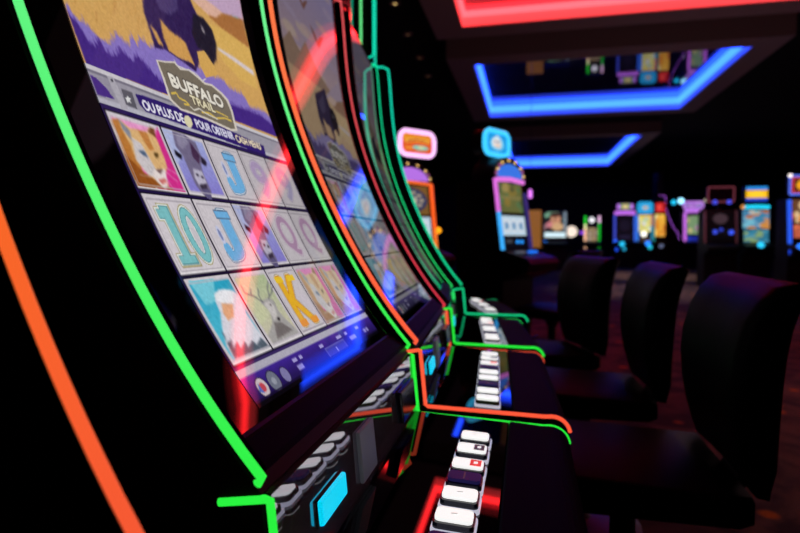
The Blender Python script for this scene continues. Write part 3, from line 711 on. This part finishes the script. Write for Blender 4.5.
def upright(label, loc, rz, w, d=.5, top=1.62, sides=None, topbar=None, pics=(), sign=None, arch=None, lamps=(), deck=(), group=None, sr=.018, k=1.):
    f = lambda z: CAMZ+(z-CAMZ)*k
    w, top, sr = w*k, f(top), sr*k
    pics = [(f(p[0]), f(p[1]), p[2]*k, *p[3:]) for p in pics]
    sides = [[(f(q[0]), f(q[1]), *q[2:]) for q in sg] for sg in (sides or ((), ()))]
    if topbar: topbar = (f(topbar[0]), topbar[1], topbar[2], topbar[3]*k)
    if arch: arch = (f(arch[0]), arch[1]*k, *arch[2:])
    if sign: sign = (f(sign[0]), f(sign[1]), sign[2]*k, *sign[3:7], sign[7]*k, sign[8])
    lamps = [(q[0]*k, f(q[1]), q[2], q[3]*k, *q[4:]) for q in lamps]
    t = thing('slot_machine', label, 'slot machine', loc, rz, group)
    h = w/2
    MB().extrude([(-d, 0), (-d, top), (-.085, top), (0, 1.0), (.25, .93), (.28, .89), (.25, .82), (.03, .74), (.0, .12), (.04, .10), (.04, 0)], -h, h).obj('cabinet', M_BODY, t)
    X = lambda z: -.085*(z-1.0)/(top-1.0)+.004
    for z0, z1, mar, fn, st in pics:
        a, b, c, e = mar if isinstance(mar, tuple) else (mar, mar, 0, 0)
        picture('display', t, -h+a, h-b, z0, z1, X(z0), X(z1), fn, st)
    for s, segs in zip((-1, 1), sides or ((), ())):
        for z0, z1, c, st in segs:
            MB().tube([(X(z0)+.008, s*(h-sr), z0), (X(z1)+.008, s*(h-sr), z1)], sr).obj('side_light', E(c, st), t, smooth=True)
    if topbar:
        z, c, st, r = topbar
        MB().tube([(X(z)+.01, -h+.03, z), (X(z)+.014, 0, z+.012), (X(z)+.01, h-.03, z)], r).obj('top_light', E(c, st), t, smooth=True)
    if arch:
        z0, hgt, glow, st = arch
        n = 14; ring = [(h*math.cos(PI*k/n), z0+hgt*math.sin(PI*k/n)) for k in range(n+1)]
        hd = slabx(ring, -.30, -.075).obj('arched_header', M_BODY, t)
        inner = [(.80*h*math.cos(PI*k/n), z0+.012+.62*hgt*math.sin(PI*k/n)) for k in range(n+1)]
        slabx(inner, -.076, -.066).obj('header_glow', E(glow, st), hd)
        for k in (1, 2, 3, 5, 7, 9, 10, 11, 12):
            a = PI*k/13; MB().lathe([(.001, -.012), (.012, 0), (.001, .012)], (-.066, .9*h*math.cos(a), z0+.84*hgt*math.sin(a)), 8).obj('header_bulb', M_GOLDB if k % 2 else E((230, 120, 190), .8), hd)
    if sign:
        z0, z1, sw, border, bst, fn, st, rad, xo = sign
        MB().box((xo-.16, -.04, top-.02), (min(xo-.085, -.08), .04, z0+.05)).obj('sign_neck', M_BODY, t)
        sg = slabx(rr(-sw/2, sw/2, z0, z1, rad), xo-.13, xo-.01).obj('topper_sign', M_BODY, t)
        bp = rr(-sw/2+.012, sw/2-.012, z0+.012, z1-.012, max(rad-.012, .01)); bp.append(bp[0])
        if border: MB().tube([(xo-.006, y, z) for y, z in bp], .022 if rad > .06 else .016).obj('sign_border', E(border, bst), sg, smooth=True)
        if fn: picture('sign_face', sg, -sw/2+.04, sw/2-.04, z0+.035, z1-.035, xo-.004, xo-.004, fn, st)
    for y, z, x, r, c, st in lamps:
        MB().lathe([(.001, -r), (r*.7, -r*.7), (r, 0), (r*.7, r*.7), (.001, r)], (x, y, z), 12).obj('lamp', E(c, st), t, smooth=True)
    for y, c, st in deck:
        MB().box((.10, y-.045, .972), (.15, y+.045, .992)).obj('deck_button', E(c, st), t, bevel=.004)
    return t
def blobs(seed, bg, cols, n=14, r=(.06, .18)):
    def f(A):
        R = random.Random(seed); A.rect(0, 0, 1, 1, bg)
        for k in range(n): A.disc(R.random(), R.random(), R.uniform(*r), R.uniform(*r), R.choice(cols), .9)
    return f
def reels(bg, tiles, mark):
    def f(A):
        A.rect(0, 0, 1, 1, bg)
        for i in range(3):
            for j in range(2):
                A.rect(.06+i*.31, .08+j*.45, .30+i*.31, .46+j*.45, tiles[(i+j) % len(tiles)]); A.disc(.18+i*.31, .27+j*.45, .07, .11, mark)
    return f
def oval_face(A):
    A.rect(0, 0, 1, 1, (232, 92, 40)); A.poly([(0, .6), (.5, .86), (1, .7), (1, 1), (0, 1)], (236, 140, 40))
    A.poly([(.10, .48), (.5, .62), (.9, .56), (.9, .74), (.5, .82), (.1, .7)], (250, 190, 70)); A.poly([(.16, .54), (.5, .67), (.84, .62), (.84, .68), (.5, .75), (.16, .64)], (190, 50, 40))
    A.disc(.6, .3, .26, .13, (120, 205, 190)); A.disc(.62, .32, .12, .06, (235, 220, 160)); A.rect(.1, .2, .34, .3, (250, 160, 60))
def wheel(A):
    A.rect(0, 0, 1, 1, (96, 66, 40)); A.rect(.03, .03, .97, .97, (134, 96, 48)); A.disc(.5, .5, .44, .42, (52, 58, 96)); A.disc(.5, .5, .37, .35, (78, 84, 112))
    for k in range(10):
        a = 2*PI*k/10; A.disc(.5+.29*math.cos(a), .5+.27*math.sin(a), .06, .055, (186, 170, 150))
    for x in (.38, .5, .62): A.rect(x-.045, .40, x+.045, .62, (206, 196, 176))
def white_reels(A):
    A.rect(0, 0, 1, 1, (200, 226, 244))
    for i in range(3): A.rect(.08+.3*i, .18, .32+.3*i, .82, (232, 240, 250)); A.disc(.2+.3*i, .5, .07, .2, (90, 150, 200)); A.rect(.12+.3*i, .3, .28+.3*i, .36, (140, 190, 220))
def blue_face(A):
    A.rect(0, 0, 1, 1, (30, 160, 235)); A.disc(.5, .45, .34, .36, (110, 205, 245)); A.disc(.48, .5, .22, .25, (240, 236, 232)); A.disc(.55, .36, .16, .12, (232, 210, 200))
    A.disc(.42, .56, .05, .05, (60, 90, 150)); A.disc(.58, .58, .05, .05, (60, 90, 150)); A.poly([(.25, .7), (.5, .92), (.75, .7), (.5, .78)], (210, 236, 250))
def map_face(A):
    A.rect(0, 0, 1, 1, (112, 116, 66)); blobs(5, (112, 116, 66), [(150, 128, 62), (92, 128, 84), (170, 150, 90), (84, 92, 60)], 22)(A)
    for k in range(6): A.rect(.1+.14*k, .44, .2+.14*k, .56, (176, 150, 96), .7)
def dark_lower(c):
    def f(A):
        A.rect(0, 0, 1, 1, (10, 10, 18)); A.rect(.1, .5, .35, .85, (60, 62, 70)); A.disc(.58, .62, .08, .18, c); A.disc(.76, .62, .08, .18, c)
    return f
PODG = 'upright slot machines behind the end of the row'
upright('upright slot machine with orange frame and oval orange topper sign', (-1.06, 5.35, 0), math.radians(-40), .54, .50, 1.60,
        sides=(((1.0, 1.6, (255, 92, 30), 1.1),), ((.92, 1.18, (255, 120, 40), 1.0), (1.18, 1.6, (255, 96, 34), 1.1))), topbar=(1.595, (255, 110, 40), 1.0, .014),
        pics=((1.31, 1.575, .055, wheel, .75), (1.10, 1.29, .055, white_reels, .8), (1.02, 1.09, .055, dark_lower((255, 150, 60)), .9)),
        arch=(1.61, .19, (190, 120, 240), .9), sign=(1.82, 2.05, .41, (246, 190, 246), 1.4, oval_face, .95, .08, .05),
        lamps=((.285, 1.17, .0, .032, (255, 160, 20), 1.5),), deck=((-.12, (60, 120, 255), .8), (.08, (60, 120, 255), .8)), group=PODG, k=1.07)
upright('upright slot machine with blue and pink frame and pale blue topper sign', (-.09, 5.0, 0), math.radians(-30), .50, .46, 1.60,
        sides=(((1.0, 1.32, (60, 175, 255), 1.05), (1.32, 1.6, (226, 110, 226), 1.0)), ((1.0, 1.5, (70, 60, 150), .5),)), topbar=(1.595, (232, 120, 226), 1.0, .02),
        pics=((1.32, 1.575, .06, map_face, .75), (1.12, 1.29, .06, white_reels, .8), (1.01, 1.10, .06, dark_lower((40, 150, 255)), 1.)),
        arch=(1.61, .19, (60, 130, 250), .8), sign=(1.82, 2.05, .40, (60, 196, 255), 1.3, blue_face, .95, .09, -.20),
        deck=((.06, (30, 120, 255), 1.1), (-.14, (120, 130, 150), .4)), group=PODG)

R90 = -PI/2
FAR = 'lit slot machines along the far side of the room'
def portrait(A):
    blobs(8, (24, 30, 34), [(120, 170, 140), (60, 90, 70), (150, 110, 120)], 8)(A)
    A.disc(.52, .62, .22, .30, (198, 140, 110)); A.disc(.5, .84, .2, .12, (60, 30, 24)); A.disc(.6, .25, .26, .2, (204, 164, 120)); A.disc(.25, .35, .13, .16, (200, 120, 130)); A.disc(.48, .6, .05, .05, (40, 30, 30)); A.rect(.86, 0, 1, 1, (120, 136, 150))
def white_panel(A): A.rect(0, 0, 1, 1, (206, 232, 240))
upright('far slot machine with a portrait on its screen above a white panel', (.93, 20, 0), R90, .80, .5, 2.05, pics=((1.32, 1.99, .03, portrait, 1.), (1.12, 1.29, .05, white_panel, 1.15)), deck=((-.4+.08, (30, 130, 255), 1.5),), group=FAR)
def green_face(A):
    A.rect(0, 0, 1, 1, (40, 36, 30)); A.rect(.04, .55, .96, .96, (150, 130, 100)); A.rect(.04, .06, .96, .48, (196, 176, 140)); blobs(3, (150, 130, 104), [(220, 200, 190), (120, 100, 140), (200, 170, 110), (90, 80, 70)], 12, (.05, .12))(A)
upright('far slot machine with bright green edges and cream lit side', (2.354, 22, 0), R90, .52, .5, 1.85,
        sides=(((.74, 1.40, (250, 190, 150), 1.3), (1.40, 1.56, (236, 236, 170), 1.3), (1.56, 1.84, (30, 200, 40), 1.2)), ((.76, 1.60, (20, 176, 40), 1.1), (1.6, 1.84, (240, 190, 230), 1.2))), sr=.035,
        pics=((1.0, 1.44, .10, green_face, .9),), lamps=((-.02, 1.70, .0, .10, (235, 235, 240), 1.2), (-.33, 1.28, .0, .07, (150, 70, 235), 1.)), group=FAR, k=1.1)
def tri_sign(A):
    A.rect(0, 0, 1, 1, (120, 70, 160)); A.rect(.28, .1, .72, .95, (170, 165, 110)); A.disc(.5, .5, .14, .3, (220, 200, 140)); A.disc(.14, .5, .12, .4, (190, 120, 235)); A.disc(.86, .5, .12, .4, (190, 120, 235)); A.rect(.22, 0, .3, 1, (90, 150, 80)); A.rect(.7, 0, .78, 1, (90, 150, 80))
def black_face(A): A.rect(0, 0, 1, 1, (14, 12, 22)); A.rect(.2, .1, .8, .25, (30, 26, 50)); A.disc(.5, .6, .3, .2, (24, 20, 36))
upright('far slot machine with black screen under a purple arc', (3.488, 22, 0), R90, .70, .5, 1.92, sides=(((.95, 1.86, (70, 84, 220), .8),), ((.95, 1.86, (56, 104, 235), .9),)), sr=.035,
        topbar=(1.93, (196, 110, 236), 1.1, .06), pics=((.98, 1.86, .08, black_face, 1.),), sign=(2.0, 2.27, .60, None, 0, tri_sign, 1., .05, -.02),
        lamps=((-.30, .98, .06, .07, (40, 100, 255), 1.4), (-.12, .90, .30, .09, (40, 190, 240), 1.2), (-.28, .72, .25, .06, (30, 80, 235), .9), (-.05, .74, .30, .06, (40, 170, 210), .9)), group=FAR, k=1.1)
def cyan_sign(A): A.rect(0, 0, 1, 1, (40, 160, 220)); A.disc(.5, .5, .34, .3, (90, 190, 235)); A.disc(.52, .52, .18, .16, (210, 160, 120)); A.rect(0, 0, 1, .12, (30, 110, 210))
def yellow_face(A): blobs(11, (214, 206, 120), [(236, 226, 130), (170, 190, 220), (226, 190, 90), (180, 210, 150), (220, 220, 235)], 16)(A); A.rect(0, .86, 1, 1, (230, 196, 90))
upright('far slot machine with pale yellow screen and cyan topper sign', (4.169, 22, 0), R90, .50, .5, 1.88, sides=(((.93, 1.86, (50, 130, 240), 1.0),), ((.93, 1.5, (50, 150, 190), .8), (1.5, 1.86, (226, 120, 130), .8))), sr=.03,
        pics=((1.30, 1.86, .05, yellow_face, 1.), (1.0, 1.10, .06, blobs(2, (60, 44, 40), [(140, 110, 90)], 5), .8)), sign=(1.90, 2.28, .48, (40, 170, 235), 1.0, cyan_sign, 1., .10, -.02),
        lamps=((-.03, 1.23, .02, .10, (250, 248, 235), 1.6), (.05, .92, .30, .09, (40, 130, 255), 1.6), (.12, .80, .30, .07, (40, 200, 220), 1.1)), group=FAR, k=1.1)
def red_sign(A): A.rect(0, 0, 1, 1, (214, 40, 44)); A.disc(.4, .5, .3, .3, (240, 70, 60)); A.disc(.8, .6, .2, .3, (170, 30, 40))
def amber_face(A): blobs(21, (232, 170, 60), [(246, 200, 90), (220, 130, 40), (240, 220, 150), (200, 110, 40)], 12, (.1, .2))(A); A.rect(0, 0, 1, .06, (60, 40, 20))
upright('far slot machine with amber screen and round red topper', (4.686, 22, 0), R90, .38, .5, 1.90, pics=((1.12, 1.88, .03, amber_face, 1.),), sign=(1.92, 2.28, .36, None, 0, red_sign, 1., .09, -.02),
        sides=(((.9, 1.8, (50, 170, 160), .8),), ()), lamps=((.0, .86, .2, .09, (120, 130, 170), .6),), group=FAR, k=1.1)
PURP = mat('purple_led', (20, 10, 30), .5, (190, 100, 245), 1.4)
cur = dup(m1, (5.88, 23.0, 0), .0, 'far curved slot machine seen from its side, purple edged, between amber and pink machines', FAR, recolor((PURP,)*4+(M_UNLIT,)*2, DIM3)); cur.scale = (1.42, 1.42, 1.42)
def pink_face(A): A.rect(0, 0, 1, 1, (190, 110, 220)); A.rect(.12, .1, .88, .9, (120, 150, 110)); blobs(31, (120, 150, 110), [(210, 190, 130), (190, 110, 180), (90, 150, 120)], 8)(A)
upright('far slot machine with violet-pink frame and curved violet topper', (5.771, 22, 0), R90, .56, .5, 1.98, pics=((1.22, 1.82, .12, pink_face, .95), (1.0, 1.15, .12, blobs(4, (30, 40, 150), [(60, 80, 220)], 4), 1.)),
        sides=(((.95, 1.9, (206, 110, 236), 1.0),), ((.95, 1.9, (206, 110, 236), 1.0),)), sr=.045, topbar=(1.96, (200, 120, 240), 1.0, .05),
        sign=(2.04, 2.28, .62, (196, 130, 240), 1.0, blobs(6, (170, 110, 210), [(210, 170, 230), (120, 140, 190)], 6), .9, .10, -.02), lamps=((-.38, 2.30, .02, .10, (150, 225, 255), 2.2), (-.60, 2.26, .02, .08, (30, 190, 235), 1.4), (.36, 2.3, .0, .07, (190, 180, 160), .9)), group=FAR, k=1.1)
def dim_arc(A): A.rect(0, 0, 1, 1, (7, 6, 9)); A.disc(.5, .72, .26, .16, (64, 48, 56)); A.rect(.2, .2, .8, .4, (14, 12, 18))
upright('dark slot machine with boxy dim red topper outline, middle right of the far room', (4.13, 13.6, 0), R90, .66, .5, 1.72, pics=((1.04, 1.70, .05, dim_arc, 1.),), sides=(((.95, 1.7, (120, 60, 72), .45),), ((.95, 1.7, (110, 56, 66), .4),)),
        sign=(1.88, 2.22, .54, (150, 70, 84), .5, None, 1., .03, -.05), lamps=((-.14, 1.88, .02, .05, (70, 80, 240), 1.), (.14, 1.88, .02, .05, (70, 80, 240), 1.), (-.12, 1.23, .02, .05, (60, 80, 235), 1.), (.20, 1.22, .02, .055, (60, 90, 250), 1.1), (.0, 1.28, .01, .04, (50, 70, 220), .8)), group=FAR)
def band_sign(A): A.rect(0, 0, 1, 1, (30, 70, 200)); A.rect(0, .22, 1, .74, (240, 180, 20)); A.disc(.5, .48, .4, .18, (252, 205, 50)); A.rect(0, .82, 1, 1, (40, 150, 235))
def busy(A): blobs(17, (86, 140, 180), [(190, 110, 70), (230, 170, 60), (120, 190, 210), (200, 200, 190), (60, 130, 170), (220, 140, 60)], 20, (.08, .18))(A)
def busy2(A): blobs(19, (50, 128, 160), [(80, 160, 190), (150, 180, 120), (40, 100, 150)], 12, (.1, .2))(A)
upright('slot machine with yellow banded topper and cyan light bar above its screen', (4.83, 13.6, 0), R90, .58, .5, 1.72, pics=((1.30, 1.70, .03, busy, .95), (.98+.03, 1.28, .05, busy2, .8)), topbar=(1.765, (30, 205, 240), 1.25, .04),
        sign=(1.86, 2.24, .50, None, 0, band_sign, 1.1, .08, -.05), lamps=((.0, .95, .25, .07, (40, 190, 235), 1.5), (-.28, 1.77, .0, .045, (235, 150, 70), 1.)), group=FAR)
def disc_sign(A): A.rect(0, 0, 1, 1, (190, 60, 60)); A.rect(.1, .1, .9, .9, (60, 24, 20)); A.disc(.55, .5, .36, .36, (236, 160, 30))
def brown_face(A): blobs(41, (104, 66, 44), [(226, 130, 60), (190, 90, 60), (70, 40, 40), (230, 200, 150), (240, 160, 60)], 16)(A)
upright('slot machine cut by the right edge, blue frame and red-bordered topper', (4.64, 11.0, 0), R90, .50, .5, 1.78, pics=((1.36, 1.76, .08, brown_face, 1.), (1.10, 1.33, .10, blobs(43, (196, 96, 70), [(230, 120, 80)], 6), .9)),
        sides=(((1.0, 1.76, (40, 90, 235), 1.1),), ((1.0, 1.76, (40, 90, 235), 1.1),)), sr=.035, sign=(1.84, 2.18, .46, (90, 120, 250), 1.1, disc_sign, 1.1, .03, -.05),
        lamps=((-.12, .94, .22, .08, (40, 120, 250), 1.6), (-.24, 2.17, .0, .035, (250, 235, 230), 1.6), (-.20, .86, .1, .07, (30, 70, 220), 1.)), group=FAR)
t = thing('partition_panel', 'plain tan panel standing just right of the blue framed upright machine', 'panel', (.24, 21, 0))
MB().box((-.32, -.02, .75), (.25, .02, 2.10)).obj('panel', mat('tan_board_glow', (176, 118, 58), .7, (186, 120, 52), .5), t)  # emission stands in for lamp light falling on the tan board
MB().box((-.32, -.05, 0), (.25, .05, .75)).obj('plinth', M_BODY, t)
t = thing('round_sign', 'round cream lit sign on a post beside the green edged machine', 'sign', (1.57, 21.4, 0))
b = MB(); b.lathe([(.001, 0), (.19, 0), (.2, .02), (.2, .05), (.001, .05)], n=28); b.v = [(x, -z, y+1.33) for x, y, z in b.v]; b.obj('sign_disc', E((250, 232, 214), 1.1), t)
MB().lathe([(.001, 0), (.18, 0), (.18, .03), (.025, .05), (.025, 1.15), (.001, 1.15)], n=16).obj('post', M_BODY, t)
t = thing('hanging_lamp', 'tiny pink lamp hanging beside the blue framed upright machine', 'lamp', (.05, 11.0, 4.6))
MB().lathe([(.001, -2.76), (.035, -2.74), (.035, -2.60), (.001, -2.58)], n=12).obj('bulb', E((220, 120, 240), 1.4), t)
MB().lathe([(.004, -2.59), (.004, 0)], n=6).obj('cord', M_BODY, t)
dup(ch, (.20, 4.62, 0), -.5, 'small-looking black chair in front of the blue framed upright machine')
c2 = [o for o in COL.objects if o.get('label', '').startswith('small-looking')][0]
if 'group' in c2: del c2['group']

# ------------------------------------------------------------------ lamps, world, camera
def spot(x, y, e, size=1.1, c=(1, .76, .64), z=4.5):
    l = bpy.data.lights.new('downlight', 'SPOT'); l.energy = e; l.color = c; l.spot_size = size; l.spot_blend = .8; l.shadow_soft_size = .06
    o = bpy.data.objects.new('downlight', l); COL.objects.link(o); o.location = (x, y, z); return o
for x, y, e in ((2.4, 5.2, 190), (2.4, 8.6, 260), (2.8, 12.5, 420), (3.4, 17.5, 520), (2.8, 2.2, 60)): spot(x, y, e)
for x, y, e in ((2.6, 4.5, 9), (2.6, 8.5, 9), (-2.2, 6.5, 4)):
    l = bpy.data.lights.new('glow', 'POINT'); l.energy = e; l.color = (1, .6, .62); l.shadow_soft_size = .7  # unseen fill lights added mid-room to brighten the ceiling frames, no fixture
    o = bpy.data.objects.new('glow', l); COL.objects.link(o); o.location = (x, y, 1.0)
w = bpy.data.worlds.new('dark_room'); SC.world = w; w.use_nodes = True
w.node_tree.nodes['Background'].inputs[0].default_value = (.35, .25, .6, 1); w.node_tree.nodes['Background'].inputs[1].default_value = .006

cam = bpy.data.cameras.new('camera'); co = bpy.data.objects.new('camera', cam); COL.objects.link(co)
cam.sensor_width = 36; cam.lens = 36*565/800; cam.clip_start = .02
co.location = (0, 0, CAMZ)
d = Vector((-.21885448, .97444874, -.05052102))
co.rotation_euler = d.to_track_quat('-Z', 'Y').to_euler()
cam.dof.use_dof = True; cam.dof.focus_distance = .72; cam.dof.aperture_fstop = 4.0
SC.camera = co
SC.view_settings.view_transform = 'Standard'; SC.view_settings.look = 'None'
SC.cycles.use_denoising = True
SC.cycles.max_bounces = 8
SC.cycles.sample_clamp_indirect = 6
